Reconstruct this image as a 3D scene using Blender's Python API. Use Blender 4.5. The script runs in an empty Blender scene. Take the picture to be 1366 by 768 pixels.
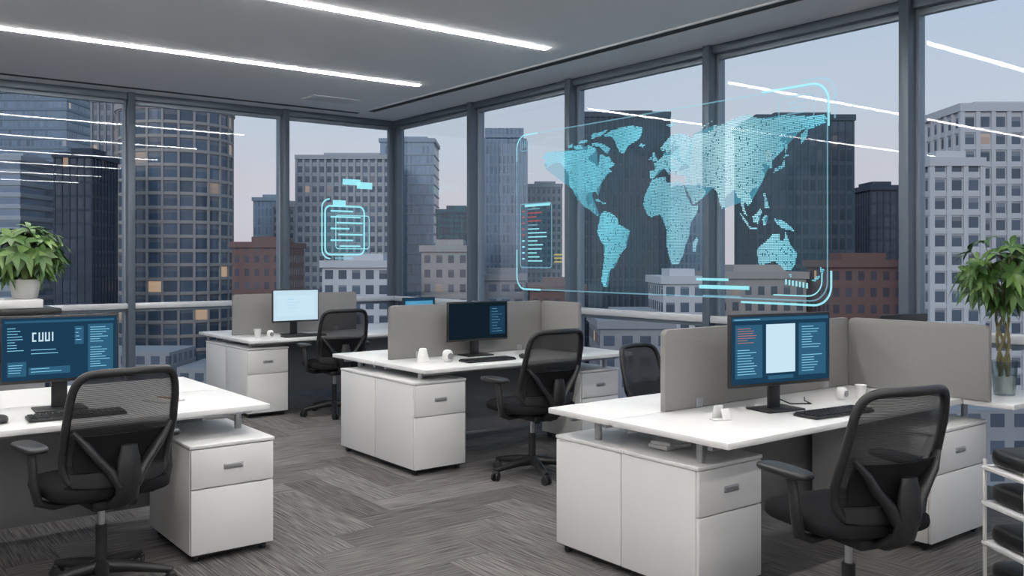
import bpy, bmesh, math, random
from mathutils import Vector, Matrix
random.seed(7)
SC = bpy.context.scene
COL = SC.collection
PI = math.pi

# ------------------------------------------------------------------ materials
def new_mat(name):
    m = bpy.data.materials.new(name); m.use_nodes = True
    nt = m.node_tree; nt.nodes.clear()
    out = nt.nodes.new('ShaderNodeOutputMaterial')
    return m, nt, out

def N(nt, t, **kw):
    n = nt.nodes.new(t)
    for k, v in kw.items():
        setattr(n, k, v)
    return n

def pmat(name, col, rough=0.5, metal=0.0, noise=0.0, nscale=40.0, bump=0.0, spec=0.5, emis=None, estr=0.0):
    m, nt, out = new_mat(name)
    b = N(nt, 'ShaderNodeBsdfPrincipled')
    b.inputs['Roughness'].default_value = rough
    b.inputs['Metallic'].default_value = metal
    b.inputs['Specular IOR Level'].default_value = spec
    b.inputs['Base Color'].default_value = (*col, 1)
    if emis:
        b.inputs['Emission Color'].default_value = (*emis, 1)
        b.inputs['Emission Strength'].default_value = estr
    if noise > 0 or bump > 0:
        tc = N(nt, 'ShaderNodeTexCoord')
        nz = N(nt, 'ShaderNodeTexNoise'); nz.inputs['Scale'].default_value = nscale
        nz.inputs['Detail'].default_value = 3
        nt.links.new(tc.outputs['Object'], nz.inputs['Vector'])
        mx = N(nt, 'ShaderNodeMix', data_type='RGBA')
        mx.inputs[6].default_value = (*[c * (1 - noise) for c in col], 1)
        mx.inputs[7].default_value = (*[min(1, c * (1 + noise)) for c in col], 1)
        nt.links.new(nz.outputs['Fac'], mx.inputs[0])
        nt.links.new(mx.outputs[2], b.inputs['Base Color'])
        if bump > 0:
            bp = N(nt, 'ShaderNodeBump'); bp.inputs['Strength'].default_value = bump
            bp.inputs['Distance'].default_value = 0.002
            nt.links.new(nz.outputs['Fac'], bp.inputs['Height'])
            nt.links.new(bp.outputs['Normal'], b.inputs['Normal'])
    nt.links.new(b.outputs[0], out.inputs[0])
    return m

def emat(name, col, s):
    m, nt, out = new_mat(name)
    e = N(nt, 'ShaderNodeEmission'); e.inputs[0].default_value = (*col, 1); e.inputs[1].default_value = s
    nt.links.new(e.outputs[0], out.inputs[0])
    return m

def holo(name, col, s, alpha, noisy=False):
    m, nt, out = new_mat(name)
    e = N(nt, 'ShaderNodeEmission'); e.inputs[0].default_value = (*col, 1); e.inputs[1].default_value = s
    t = N(nt, 'ShaderNodeBsdfTransparent'); mx = N(nt, 'ShaderNodeMixShader')
    mx.inputs[0].default_value = alpha
    if noisy:
        tc = N(nt, 'ShaderNodeTexCoord'); nz = N(nt, 'ShaderNodeTexNoise')
        nz.inputs['Scale'].default_value = 2.2; nz.inputs['Detail'].default_value = 6
        nt.links.new(tc.outputs['Object'], nz.inputs['Vector'])
        mr = N(nt, 'ShaderNodeMapRange')
        mr.inputs[1].default_value = 0.32; mr.inputs[2].default_value = 0.68
        mr.inputs[3].default_value = alpha * 0.6; mr.inputs[4].default_value = min(1, alpha * 1.35)
        nt.links.new(nz.outputs['Fac'], mr.inputs[0]); nt.links.new(mr.outputs[0], mx.inputs[0])
        sx = N(nt, 'ShaderNodeSeparateXYZ'); nt.links.new(tc.outputs['Object'], sx.inputs[0])
        ab = N(nt, 'ShaderNodeMath', operation='SUBTRACT'); nt.links.new(sx.outputs[1], ab.inputs[0]); ab.inputs[1].default_value = 4.75
        a2 = N(nt, 'ShaderNodeMath', operation='ABSOLUTE'); nt.links.new(ab.outputs[0], a2.inputs[0])
        m2 = N(nt, 'ShaderNodeMapRange'); m2.inputs[1].default_value = 0.1; m2.inputs[2].default_value = 0.85; m2.inputs[3].default_value = 1; m2.inputs[4].default_value = 0
        nt.links.new(a2.outputs[0], m2.inputs[0])
        cm = N(nt, 'ShaderNodeMix', data_type='RGBA'); cm.inputs[6].default_value = (*col, 1); cm.inputs[7].default_value = (0.62, 0.95, 1.0, 1)  # whiter band near the map centre: window reflection put into the glow colour
        nt.links.new(m2.outputs[0], cm.inputs[0]); nt.links.new(cm.outputs[2], e.inputs[0])
    nt.links.new(t.outputs[0], mx.inputs[1]); nt.links.new(e.outputs[0], mx.inputs[2])
    nt.links.new(mx.outputs[0], out.inputs[0])
    return m

def glassmat(name, refl=0.012, tint=(0.93, 0.96, 1.0), rough=0.0, hi=0.10):
    m, nt, out = new_mat(name)
    t = N(nt, 'ShaderNodeBsdfTransparent'); t.inputs[0].default_value = (*tint, 1)
    g = N(nt, 'ShaderNodeBsdfGlossy'); g.inputs['Roughness'].default_value = rough
    mx = N(nt, 'ShaderNodeMixShader')
    lw = N(nt, 'ShaderNodeLayerWeight'); lw.inputs[0].default_value = 0.25
    mr = N(nt, 'ShaderNodeMapRange'); mr.inputs[3].default_value = refl; mr.inputs[4].default_value = hi
    nt.links.new(lw.outputs['Fresnel'], mr.inputs[0])
    nt.links.new(mr.outputs[0], mx.inputs[0])
    nt.links.new(t.outputs[0], mx.inputs[1]); nt.links.new(g.outputs[0], mx.inputs[2])
    nt.links.new(mx.outputs[0], out.inputs[0])
    return m

def meshfabric(name):
    m, nt, out = new_mat(name)
    b = N(nt, 'ShaderNodeBsdfPrincipled'); b.inputs['Base Color'].default_value = (0.016, 0.017, 0.02, 1)
    b.inputs['Roughness'].default_value = 0.7
    t = N(nt, 'ShaderNodeBsdfTransparent'); mx = N(nt, 'ShaderNodeMixShader')
    tc = N(nt, 'ShaderNodeTexCoord')
    w = N(nt, 'ShaderNodeTexWave'); w.bands_direction = 'Z'; w.inputs['Scale'].default_value = 60
    nt.links.new(tc.outputs['Object'], w.inputs['Vector'])
    mr = N(nt, 'ShaderNodeMapRange'); mr.inputs[3].default_value = 0.82; mr.inputs[4].default_value = 0.92
    nt.links.new(w.outputs['Fac'], mr.inputs[0]); nt.links.new(mr.outputs[0], mx.inputs[0])
    nt.links.new(t.outputs[0], mx.inputs[1]); nt.links.new(b.outputs[0], mx.inputs[2])
    nt.links.new(mx.outputs[0], out.inputs[0])
    return m

def facade(name, wall, glass, pw, ph, fw, fh, lit=0.93, lits=1.0, litcol=(1, 0.62, 0.3), rough=0.2):
    m, nt, out = new_mat(name)
    L = nt.links.new
    uv = N(nt, 'ShaderNodeUVMap'); sp = N(nt, 'ShaderNodeSeparateXYZ'); L(uv.outputs[0], sp.inputs[0])
    def M(op, a, b=None):
        n = N(nt, 'ShaderNodeMath', operation=op)
        for i, x in enumerate((a, b)):
            if x is None: continue
            if isinstance(x, (int, float)): n.inputs[i].default_value = x
            else: L(x, n.inputs[i])
        return n.outputs[0]
    def axis(o, p, f):
        s = M('DIVIDE', o, p)
        fr = M('FRACT', s); fl = M('FLOOR', s)
        return M('LESS_THAN', M('ABSOLUTE', M('SUBTRACT', fr, 0.5)), f / 2), fl, fr
    mu, iu, fu = axis(sp.outputs[0], pw, fw); mv, iv, fv = axis(sp.outputs[1], ph, fh)
    mask = M('MULTIPLY', mu, mv)
    cb = N(nt, 'ShaderNodeCombineXYZ'); L(iu, cb.inputs[0]); L(iv, cb.inputs[1])
    wn = N(nt, 'ShaderNodeTexWhiteNoise'); wn.noise_dimensions = '3D'; L(cb.outputs[0], wn.inputs['Vector'])
    val = wn.outputs['Value']
    nz = N(nt, 'ShaderNodeTexNoise'); nz.inputs['Scale'].default_value = 0.09; nz.inputs['Detail'].default_value = 3  # broad cloud reflections painted into the window colour
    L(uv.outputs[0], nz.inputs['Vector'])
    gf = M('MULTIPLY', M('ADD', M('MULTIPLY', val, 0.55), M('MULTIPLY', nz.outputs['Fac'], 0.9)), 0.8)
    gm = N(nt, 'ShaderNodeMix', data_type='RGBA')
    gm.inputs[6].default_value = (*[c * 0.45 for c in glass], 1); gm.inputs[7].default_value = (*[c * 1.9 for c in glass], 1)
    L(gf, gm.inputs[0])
    wn3 = N(nt, 'ShaderNodeTexWhiteNoise'); wn3.noise_dimensions = '3D'
    cb3 = N(nt, 'ShaderNodeCombineXYZ'); L(iu, cb3.inputs[0]); L(iv, cb3.inputs[1]); cb3.inputs[2].default_value = 9.1; L(cb3.outputs[0], wn3.inputs['Vector'])
    bl = M('MULTIPLY', M('GREATER_THAN', fv, M('ADD', 0.5, M('MULTIPLY', wn3.outputs['Value'], 0.45))), 0.28)
    g2 = N(nt, 'ShaderNodeMix', data_type='RGBA'); L(bl, g2.inputs[0]); L(gm.outputs[2], g2.inputs[6]); g2.inputs[7].default_value = (*[c * 0.9 for c in wall], 1)
    nz2 = N(nt, 'ShaderNodeTexNoise'); nz2.inputs['Scale'].default_value = 0.25; nz2.inputs['Detail'].default_value = 4; L(uv.outputs[0], nz2.inputs['Vector'])
    wm = N(nt, 'ShaderNodeMix', data_type='RGBA'); wm.inputs[6].default_value = (*[c * 0.82 for c in wall], 1); wm.inputs[7].default_value = (*[c * 1.12 for c in wall], 1); L(nz2.outputs['Fac'], wm.inputs[0])
    wc = N(nt, 'ShaderNodeMix', data_type='RGBA')
    L(wm.outputs[2], wc.inputs[6]); L(g2.outputs[2], wc.inputs[7]); L(mask, wc.inputs[0])
    b = N(nt, 'ShaderNodeBsdfPrincipled')
    L(wc.outputs[2], b.inputs['Base Color'])
    mr = N(nt, 'ShaderNodeMapRange'); mr.inputs[3].default_value = 0.85; mr.inputs[4].default_value = rough
    L(mask, mr.inputs[0]); L(mr.outputs[0], b.inputs['Roughness'])
    lt = M('MULTIPLY', M('GREATER_THAN', val, lit), mask)
    wn2 = N(nt, 'ShaderNodeTexWhiteNoise'); wn2.noise_dimensions = '3D'
    cb2 = N(nt, 'ShaderNodeCombineXYZ'); L(iv, cb2.inputs[0]); L(iu, cb2.inputs[1]); cb2.inputs[2].default_value = 5.3
    L(cb2.outputs[0], wn2.inputs['Vector'])
    L(M('MULTIPLY', M('MULTIPLY', lt, wn2.outputs['Value']), lits), b.inputs['Emission Strength'])
    b.inputs['Emission Color'].default_value = (*litcol, 1)
    L(b.outputs[0], out.inputs[0])
    m['pw'] = pw; m['ph'] = ph; m['fw'] = fw; m['fh'] = fh
    return m

WHITE = pmat('white_laminate', (0.76, 0.76, 0.76), 0.38, noise=0.02, nscale=4)
CABW = pmat('white_cabinet_paint', (0.74, 0.74, 0.74), 0.42, noise=0.02, nscale=6)
GAP = pmat('dark_gap', (0.03, 0.03, 0.032), 0.7)
SILVER = pmat('brushed_aluminium', (0.55, 0.56, 0.58), 0.35, 0.9, noise=0.06, nscale=120)
GREYFAB = pmat('grey_felt', (0.235, 0.232, 0.232), 0.95, noise=0.18, nscale=260, bump=0.4, spec=0.1)
GREYPANEL = pmat('grey_panel', (0.22, 0.225, 0.235), 0.6, noise=0.04, nscale=20)
BLACK = pmat('black_plastic', (0.014, 0.015, 0.017), 0.42, noise=0.1, nscale=60)
BLACKFAB = pmat('black_upholstery', (0.012, 0.012, 0.014), 0.95, noise=0.3, nscale=300, bump=0.5, spec=0.15)
FABMESH = meshfabric('mesh_fabric')
FRAME = pmat('window_frame_paint', (0.095, 0.125, 0.16), 0.4, 0.2, noise=0.05, nscale=8)
FRAMEL = pmat('window_frame_light', (0.24, 0.29, 0.34), 0.4, 0.2, noise=0.05, nscale=8)
RAIL = pmat('rail_metal', (0.6, 0.62, 0.65), 0.35, 0.3, noise=0.04, nscale=30)
CEIL = pmat('ceiling_paint', (0.84, 0.84, 0.86), 0.9, noise=0.015, nscale=2)
WALLM = pmat('wall_paint', (0.65, 0.65, 0.65), 0.9, noise=0.03, nscale=3)
SLOT = pmat('slot_black', (0.01, 0.01, 0.012), 0.6, noise=0.1, nscale=10)
GLASS = glassmat('window_glass')
STRIP = emat('strip_light', (1.0, 0.97, 0.93), 58.0)
LEAF = pmat('leaf_green', (0.05, 0.12, 0.025), 0.4, noise=0.55, nscale=14)
LEAF2 = pmat('leaf_green_light', (0.10, 0.19, 0.04), 0.4, noise=0.4, nscale=14)
STEM = pmat('plant_stem', (0.19, 0.17, 0.08), 0.7, noise=0.3, nscale=40)
POT = pmat('white_ceramic', (0.7, 0.7, 0.68), 0.3, noise=0.03, nscale=12)
VASE = glassmat('vase_glass', 0.10, (0.85, 0.9, 0.9), hi=0.5)
PAPER = pmat('paper_white', (0.78, 0.78, 0.77), 0.7, noise=0.02, nscale=10)
ORANGE = pmat('pencil_orange', (0.6, 0.28, 0.08), 0.5, noise=0.05, nscale=10)

# ------------------------------------------------------------------ mesh builder
class MB:
    def __init__(s):
        s.bm = bmesh.new(); s.mats = []
    def mi(s, m):
        if m not in s.mats: s.mats.append(m)
        return s.mats.index(m)
    def merge(s, t, mat, mtx=None):
        i = s.mi(mat)
        if mtx is not None: bmesh.ops.transform(t, matrix=mtx, verts=t.verts)
        for f in t.faces: f.material_index = i
        me = bpy.data.meshes.new('tmp'); t.to_mesh(me); t.free()
        s.bm.from_mesh(me); bpy.data.meshes.remove(me)
    def box(s, size, c, mat, bev=0.0, rot=None, seg=2):
        t = bmesh.new(); bmesh.ops.create_cube(t, size=1)
        bmesh.ops.scale(t, vec=Vector(size), verts=t.verts)
        if bev > 0:
            bmesh.ops.bevel(t, geom=t.edges[:], offset=bev, segments=seg, affect='EDGES', profile=0.5)
        m = Matrix.Translation(Vector(c))
        if rot is not None: m = m @ rot
        s.merge(t, mat, m); return s
    def box2(s, a, b, mat, bev=0.0):
        a = Vector(a); b = Vector(b)
        return s.box(b - a, (a + b) / 2, mat, bev)
    def cyl(s, r1, r2, h, c, mat, seg=24, rot=None, bev=0.0):
        t = bmesh.new(); bmesh.ops.create_cone(t, cap_ends=True, segments=seg, radius1=r1, radius2=r2, depth=h)
        if bev > 0:
            es = [e for e in t.edges if len(e.link_faces) == 2 and any(len(f.verts) > 4 for f in e.link_faces)]
            bmesh.ops.bevel(t, geom=es, offset=bev, segments=2, affect='EDGES', profile=0.5)
        m = Matrix.Translation(Vector(c))
        if rot is not None: m = m @ rot
        s.merge(t, mat, m); return s
    def tube(s, pts, r, mat, closed=False, seg=10, flat=1.0):
        pts = [Vector(p) for p in pts]; n = len(pts)
        rs = r if isinstance(r, (list, tuple)) else [r] * n
        t = bmesh.new(); rings = []
        prev = None
        for i, p in enumerate(pts):
            if closed: d = pts[(i + 1) % n] - pts[i - 1]
            else: d = pts[min(i + 1, n - 1)] - pts[max(i - 1, 0)]
            d.normalize()
            if prev is None:
                a = Vector((0, 0, 1)) if abs(d.z) < 0.9 else Vector((0, 1, 0))
                u = d.cross(a).normalized()
            else:
                u = (prev - d * prev.dot(d)).normalized()
            prev = u; v = d.cross(u).normalized()
            rings.append([t.verts.new(p + (u * math.cos(k * 2 * PI / seg) + v * flat * math.sin(k * 2 * PI / seg)) * rs[i]) for k in range(seg)])
        m = n if closed else n - 1
        for i in range(m):
            A = rings[i]; B = rings[(i + 1) % n]
            for k in range(seg):
                t.faces.new((A[k], A[(k + 1) % seg], B[(k + 1) % seg], B[k]))
        if not closed:
            t.faces.new(rings[0][::-1]); t.faces.new(rings[-1])
        bmesh.ops.recalc_face_normals(t, faces=t.faces)
        s.merge(t, mat); return s
    def sup(s, size, c, mat, e1=0.5, e2=0.4, rot=None, nu=36, nv=16):
        t = bmesh.new(); rows = []
        f = lambda x, e: math.copysign(abs(x) ** e, x)
        for j in range(1, nv):
            ph = -PI / 2 + PI * j / nv
            rows.append([t.verts.new((size[0] / 2 * f(math.cos(ph), e1) * f(math.cos(2 * PI * i / nu), e2),
                                      size[1] / 2 * f(math.cos(ph), e1) * f(math.sin(2 * PI * i / nu), e2),
                                      size[2] / 2 * f(math.sin(ph), e1))) for i in range(nu)])
        b = t.verts.new((0, 0, -size[2] / 2)); tp = t.verts.new((0, 0, size[2] / 2))
        for j in range(len(rows) - 1):
            for i in range(nu):
                t.faces.new((rows[j][i], rows[j][(i + 1) % nu], rows[j + 1][(i + 1) % nu], rows[j + 1][i]))
        for i in range(nu):
            t.faces.new((b, rows[0][(i + 1) % nu], rows[0][i])); t.faces.new((tp, rows[-1][i], rows[-1][(i + 1) % nu]))
        m = Matrix.Translation(Vector(c))
        if rot is not None: m = m @ rot
        s.merge(t, mat, m); return s
    def lathe(s, prof, c, mat, seg=28):
        t = bmesh.new(); rings = []
        for r, z in prof:
            rings.append([t.verts.new((r * math.cos(2 * PI * k / seg), r * math.sin(2 * PI * k / seg), z)) for k in range(seg)])
        for i in range(len(rings) - 1):
            for k in range(seg):
                t.faces.new((rings[i][k], rings[i][(k + 1) % seg], rings[i + 1][(k + 1) % seg], rings[i + 1][k]))
        t.faces.new(rings[0][::-1])
        s.merge(t, mat, Matrix.Translation(Vector(c))); return s
    def poly(s, pts, mat):
        i = s.mi(mat)
        f = s.bm.faces.new([s.bm.verts.new(Vector(p)) for p in pts]); f.material_index = i
        return f
    def prism(s, outline, thick, mat, mtx, bev=0.0):
        t = bmesh.new()
        A = [t.verts.new((x, -thick / 2, z)) for x, z in outline]; B = [t.verts.new((x, thick / 2, z)) for x, z in outline]
        n = len(A)
        fa = t.faces.new(A); fb = t.faces.new(B[::-1])
        for k in range(n): t.faces.new((A[k], B[k], B[(k + 1) % n], A[(k + 1) % n]))
        bmesh.ops.recalc_face_normals(t, faces=t.faces)
        if bev > 0:
            es = [e for e in t.edges if fa in e.link_faces or fb in e.link_faces]
            bmesh.ops.bevel(t, geom=es, offset=bev, segments=2, affect='EDGES', profile=0.5)
        s.merge(t, mat, mtx); return s
    def done(s, name, parent=None, loc=(0, 0, 0), rotz=0.0, smooth=35):
        me = bpy.data.meshes.new(name); s.bm.to_mesh(me); s.bm.free()
        for m in s.mats: me.materials.append(m)
        if smooth:
            for p in me.polygons: p.use_smooth = True
            me.set_sharp_from_angle(angle=math.radians(smooth))
        o = bpy.data.objects.new(name, me); COL.objects.link(o)
        o.location = loc; o.rotation_euler = (0, 0, rotz)
        if parent: o.parent = parent
        return o

def empty(name, loc=(0, 0, 0), rotz=0.0, scale=1.0):
    e = bpy.data.objects.new(name, None); COL.objects.link(e)
    e.location = loc; e.rotation_euler = (0, 0, rotz); e.scale = (scale,) * 3
    e.empty_display_size = 0.1
    return e

def rounded(x0, x1, z0, z1, r, bottom=False):
    pts = []
    def arc(cx, cz, a0):
        for k in range(7):
            a = a0 + k * PI / 12
            pts.append((cx + r * math.cos(a), cz + r * math.sin(a)))
    arc(x1 - r, z1 - r, 0); arc(x0 + r, z1 - r, PI / 2)
    if bottom:
        arc(x0 + r, z0 + r, PI); arc(x1 - r, z0 + r, 1.5 * PI)
    else:
        pts += [(x0, z0), (x1, z0)]
    return pts
RY90 = Matrix.Rotation(PI / 2, 4, 'Z')

# ------------------------------------------------------------------ room shell
XR, YB, ZC = 5.86, 10.0, 3.24
XL, YF = -3.6, -3.2
def build_floor():
    bm = bmesh.new(); uvl = bm.loops.layers.uv.new('UVMap'); cl = bm.loops.layers.float_color.new('tone')
    w, Ln = 0.25, 1.0
    def plank(x, y, horiz):
        sx, sy = (Ln, w) if horiz else (w, Ln)
        vs = [bm.verts.new((x, y, 0)), bm.verts.new((x + sx, y, 0)), bm.verts.new((x + sx, y + sy, 0)), bm.verts.new((x, y + sy, 0))]
        f = bm.faces.new(vs); o = random.random() * 30; p = random.random() * 30; tone = random.random()
        uv = [(0, 0), (Ln, 0), (Ln, w), (0, w)] if horiz else [(0, w), (0, 0), (Ln, 0), (Ln, w)]
        for l, q in zip(f.loops, uv):
            l[uvl].uv = (q[0] + o, q[1] + p); l[cl] = (tone, tone, tone, 1)
    for k in range(-90, 110):
        for m in range(-14, 15):
            x = k * w + m * Ln; y = k * w - m * Ln
            if XL - 2 < x < XR + 1 and YF - 2 < y < YB + 1: plank(x, y, True)
            x2 = x + Ln; y2 = y + w - Ln
            if XL - 1 < x2 < XR + 1 and YF - 2 < y2 < YB + 1: plank(x2, y2, False)
    for co, no in (((XL, 0, 0), (-1, 0, 0)), ((XR, 0, 0), (1, 0, 0)), ((0, YF, 0), (0, -1, 0)), ((0, YB, 0), (0, 1, 0))):
        bmesh.ops.bisect_plane(bm, geom=bm.verts[:] + bm.edges[:] + bm.faces[:], plane_co=co, plane_no=no, clear_outer=True)
    r = bmesh.ops.create_cube(bm, size=1)
    for v in r['verts']:
        v.co = Vector(((XL + XR) / 2 + v.co.x * (XR - XL + 0.3), (YF + YB) / 2 + v.co.y * (YB - YF + 0.3), -0.152 + v.co.z * 0.3))
    me = bpy.data.meshes.new('floor'); bm.to_mesh(me); bm.free()
    m, nt, out = new_mat('carpet_plank'); L = nt.links.new
    uv = N(nt, 'ShaderNodeUVMap'); uv.uv_map = 'UVMap'
    mp = N(nt, 'ShaderNodeMapping'); mp.inputs['Scale'].default_value = (4.0, 115, 1); L(uv.outputs[0], mp.inputs[0])
    n1 = N(nt, 'ShaderNodeTexNoise'); n1.inputs['Scale'].default_value = 1; n1.inputs['Detail'].default_value = 2; L(mp.outputs[0], n1.inputs['Vector'])
    mp2 = N(nt, 'ShaderNodeMapping'); mp2.inputs['Scale'].default_value = (160, 160, 1); L(uv.outputs[0], mp2.inputs[0])
    n2 = N(nt, 'ShaderNodeTexNoise'); n2.inputs['Scale'].default_value = 1; L(mp2.outputs[0], n2.inputs['Vector'])
    cr = N(nt, 'ShaderNodeValToRGB'); e = cr.color_ramp.elements
    e[0].position = 0.34; e[0].color = (0.072, 0.069, 0.070, 1); e[1].position = 0.66; e[1].color = (0.205, 0.192, 0.187, 1)
    L(n1.outputs['Fac'], cr.inputs[0])
    at = N(nt, 'ShaderNodeVertexColor'); at.layer_name = 'tone'
    mr = N(nt, 'ShaderNodeMapRange'); mr.inputs[3].default_value = 0.72; mr.inputs[4].default_value = 1.2; L(at.outputs[0], mr.inputs[0])
    mr2 = N(nt, 'ShaderNodeMapRange'); mr2.inputs[3].default_value = 0.65; mr2.inputs[4].default_value = 1.35; L(n2.outputs['Fac'], mr2.inputs[0])
    mm = N(nt, 'ShaderNodeMath', operation='MULTIPLY'); L(mr.outputs[0], mm.inputs[0]); L(mr2.outputs[0], mm.inputs[1])
    vm = N(nt, 'ShaderNodeVectorMath', operation='SCALE'); L(cr.outputs[0], vm.inputs[0]); L(mm.outputs[0], vm.inputs['Scale'])
    b = N(nt, 'ShaderNodeBsdfPrincipled'); b.inputs['Roughness'].default_value = 0.92; b.inputs['Specular IOR Level'].default_value = 0.15
    L(vm.outputs[0], b.inputs['Base Color'])
    bp = N(nt, 'ShaderNodeBump'); bp.inputs['Strength'].default_value = 0.5; bp.inputs['Distance'].default_value = 0.003
    L(n1.outputs['Fac'], bp.inputs['Height']); L(bp.outputs[0], b.inputs['Normal'])
    L(b.outputs[0], out.inputs[0])
    me.materials.append(m)
    o = bpy.data.objects.new('floor', me); COL.objects.link(o)
build_floor()

MB().box2((XL - 0.15, YF - 0.15, ZC), (XR + 0.15, YB + 0.15, ZC + 0.3), CEIL).done('ceiling')
MB().box2((XL - 0.15, YF - 0.15, 0), (XL, YB, ZC), WALLM).done('wall_left')
MB().box2((XL, YF - 0.15, 0), (XR, YF, ZC), WALLM).done('wall_front')
MB().box2((5.15, YF, ZC - 0.006), (5.25, 9.45, ZC), SLOT).box2((5.13, YF, ZC - 0.012), (5.15, 9.45, ZC), CEIL).box2((5.25, YF, ZC - 0.012), (5.27, 9.45, ZC), CEIL).done('trim_1')
MB().box2((XL, 9.62, ZC - 0.006), (5.15, 9.68, ZC), SLOT).done('trim_2')
v = MB()
v.box2((4.2, 8.85, ZC - 0.008), (4.75, 9.15, ZC), CEIL)
for i in range(7): v.box2((4.23, 8.875 + i * 0.038, ZC - 0.012), (4.72, 8.89 + i * 0.038, ZC - 0.008), RAIL)
v.done('ceiling_air_vent')
for y in (7.74, 5.75, 3.72, 1.75, -0.25, -2.2):
    e = MB()
    e.box2((-3.2, y - 0.027, ZC - 0.010), (4.8, y + 0.027, ZC - 0.001), STRIP)
    e.done('linear_ceiling_light')

def window(axis, a, b, idx):
    e = empty('window_%d' % idx)
    f = MB(); g = MB()
    hw = 0.035
    def bx(m, u0, u1, d0, d1, z0, z1, mat, bev=0.004):
        if axis == 'x': m.box2((XR + d0, u0, z0), (XR + d1, u1, z1), mat, bev)
        else: m.box2((u0, YB + d0, z0), (u1, YB + d1, z1), mat, bev)
    bx(f, b - hw, b + hw, -0.10, 0.0, 0, ZC, FRAME)
    bx(f, b - 0.055, b + 0.055, 0.0, 0.08, 0, ZC, FRAMEL)
    bx(f, a + hw, b - hw, -0.06, 0.06, ZC - 0.07, ZC, FRAME)
    bx(f, a + hw, b - hw, -0.04, 0.06, 0, 0.09, FRAMEL)
    bx(f, a + 0.055, b - 0.055, 0.0, 0.05, ZC - 0.11, ZC - 0.07, FRAMEL)
    bx(f, a + hw, b - hw, -0.03, 0.03, 0.95, 0.985, FRAMEL)
    f.done('frame', e)
    r = MB()
    bx(r, a + hw, b - hw, -0.09, -0.045, 0.985, 1.045, RAIL, 0.008)
    r.done('rail', e)
    bx(g, a + hw, b - hw, 0.02, 0.028, 0.09, ZC - 0.07, GLASS, 0)
    g.done('glass', e, smooth=0)
ys = [YF, -1.84, -0.17, 1.5, 3.19, 4.88, 6.59, 8.24, YB]
xs = [XL, -2.4, -0.72, 0.97, 2.65, 4.36, XR]
n = 1
for a, b in zip(xs[:-1], xs[1:]): window('y', a, b, n); n += 1
for a, b in zip(ys[:-1], ys[1:]): window('x', a, b, n); n += 1
MB().box2((XR - 0.02, YB - 0.02, 0), (XR + 0.12, YB + 0.12, ZC), FRAME, 0.004).done('trim_3')

# ------------------------------------------------------------------ benches
def bench(x0, x1, y0, ret=None, dep=1.40):
    e = empty('office_desk', (0, 0, 0))
    t = MB(); Z = 0.74
    t.box2((x0, y0, Z - 0.03), (x1, y0 + 0.70, Z), WHITE, 0.006)
    t.box2((x0, y0 + 0.712, Z - 0.03), (x1, y0 + dep, Z), WHITE, 0.006)
    if ret: t.box2((ret[0], ret[1], Z - 0.03), (x1, y0 - 0.002, Z), WHITE, 0.006)
    t.done('tabletop', e)
    f = MB()
    for y in (y0 + 0.14, y0 + 0.64, y0 + 0.8, y0 + dep - 0.12):
        f.box2((x0 + 0.05, y - 0.015, Z - 0.06), (x1 - 0.05, y + 0.015, Z - 0.03), SILVER, 0.004)
    for x in (x0 + 0.12, x1 - 0.08):
        f.box2((x - 0.02, y0 + 0.1, Z - 0.055), (x + 0.02, y0 + dep - 0.1, Z - 0.031), SILVER, 0.004)
        for y in (y0 + 0.25, y0 + dep - 0.25):
            f.cyl(0.019, 0.019, 0.68, (x, y, 0.345), SILVER)
            f.cyl(0.034, 0.034, 0.012, (x, y, 0.006), BLACK, bev=0.002)
    f.done('legs', e)
    m = MB()
    m.box2((x0 + 0.5, y0 + 0.695, 0.12), (x1 - 0.12, y0 + 0.72, 0.70), GREYPANEL, 0.004)
    m.done('modesty_panel', e)
    return e

def partition(x0, x1, y, side=None, z1=1.15):
    e = empty('desk_privacy_screen')
    m = MB()
    m.prism(rounded(x0, x1, 0.742, z1, 0.035), 0.035, GREYFAB, Matrix.Translation((0, y, 0)), 0.006)
    if side:
        xs_, ya, yb = side
        m.prism(rounded(ya, yb, 0.742, z1, 0.035), 0.035, GREYFAB, Matrix.Translation((xs_, 0, 0)) @ RY90, 0.006)
    m.done('felt_panel', e)
    b = MB()
    for x in (x0 + 0.25, x1 - 0.25): b.box((0.05, 0.05, 0.05), (x, y, 0.767), SILVER, 0.004)
    b.done('brackets', e)

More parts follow.
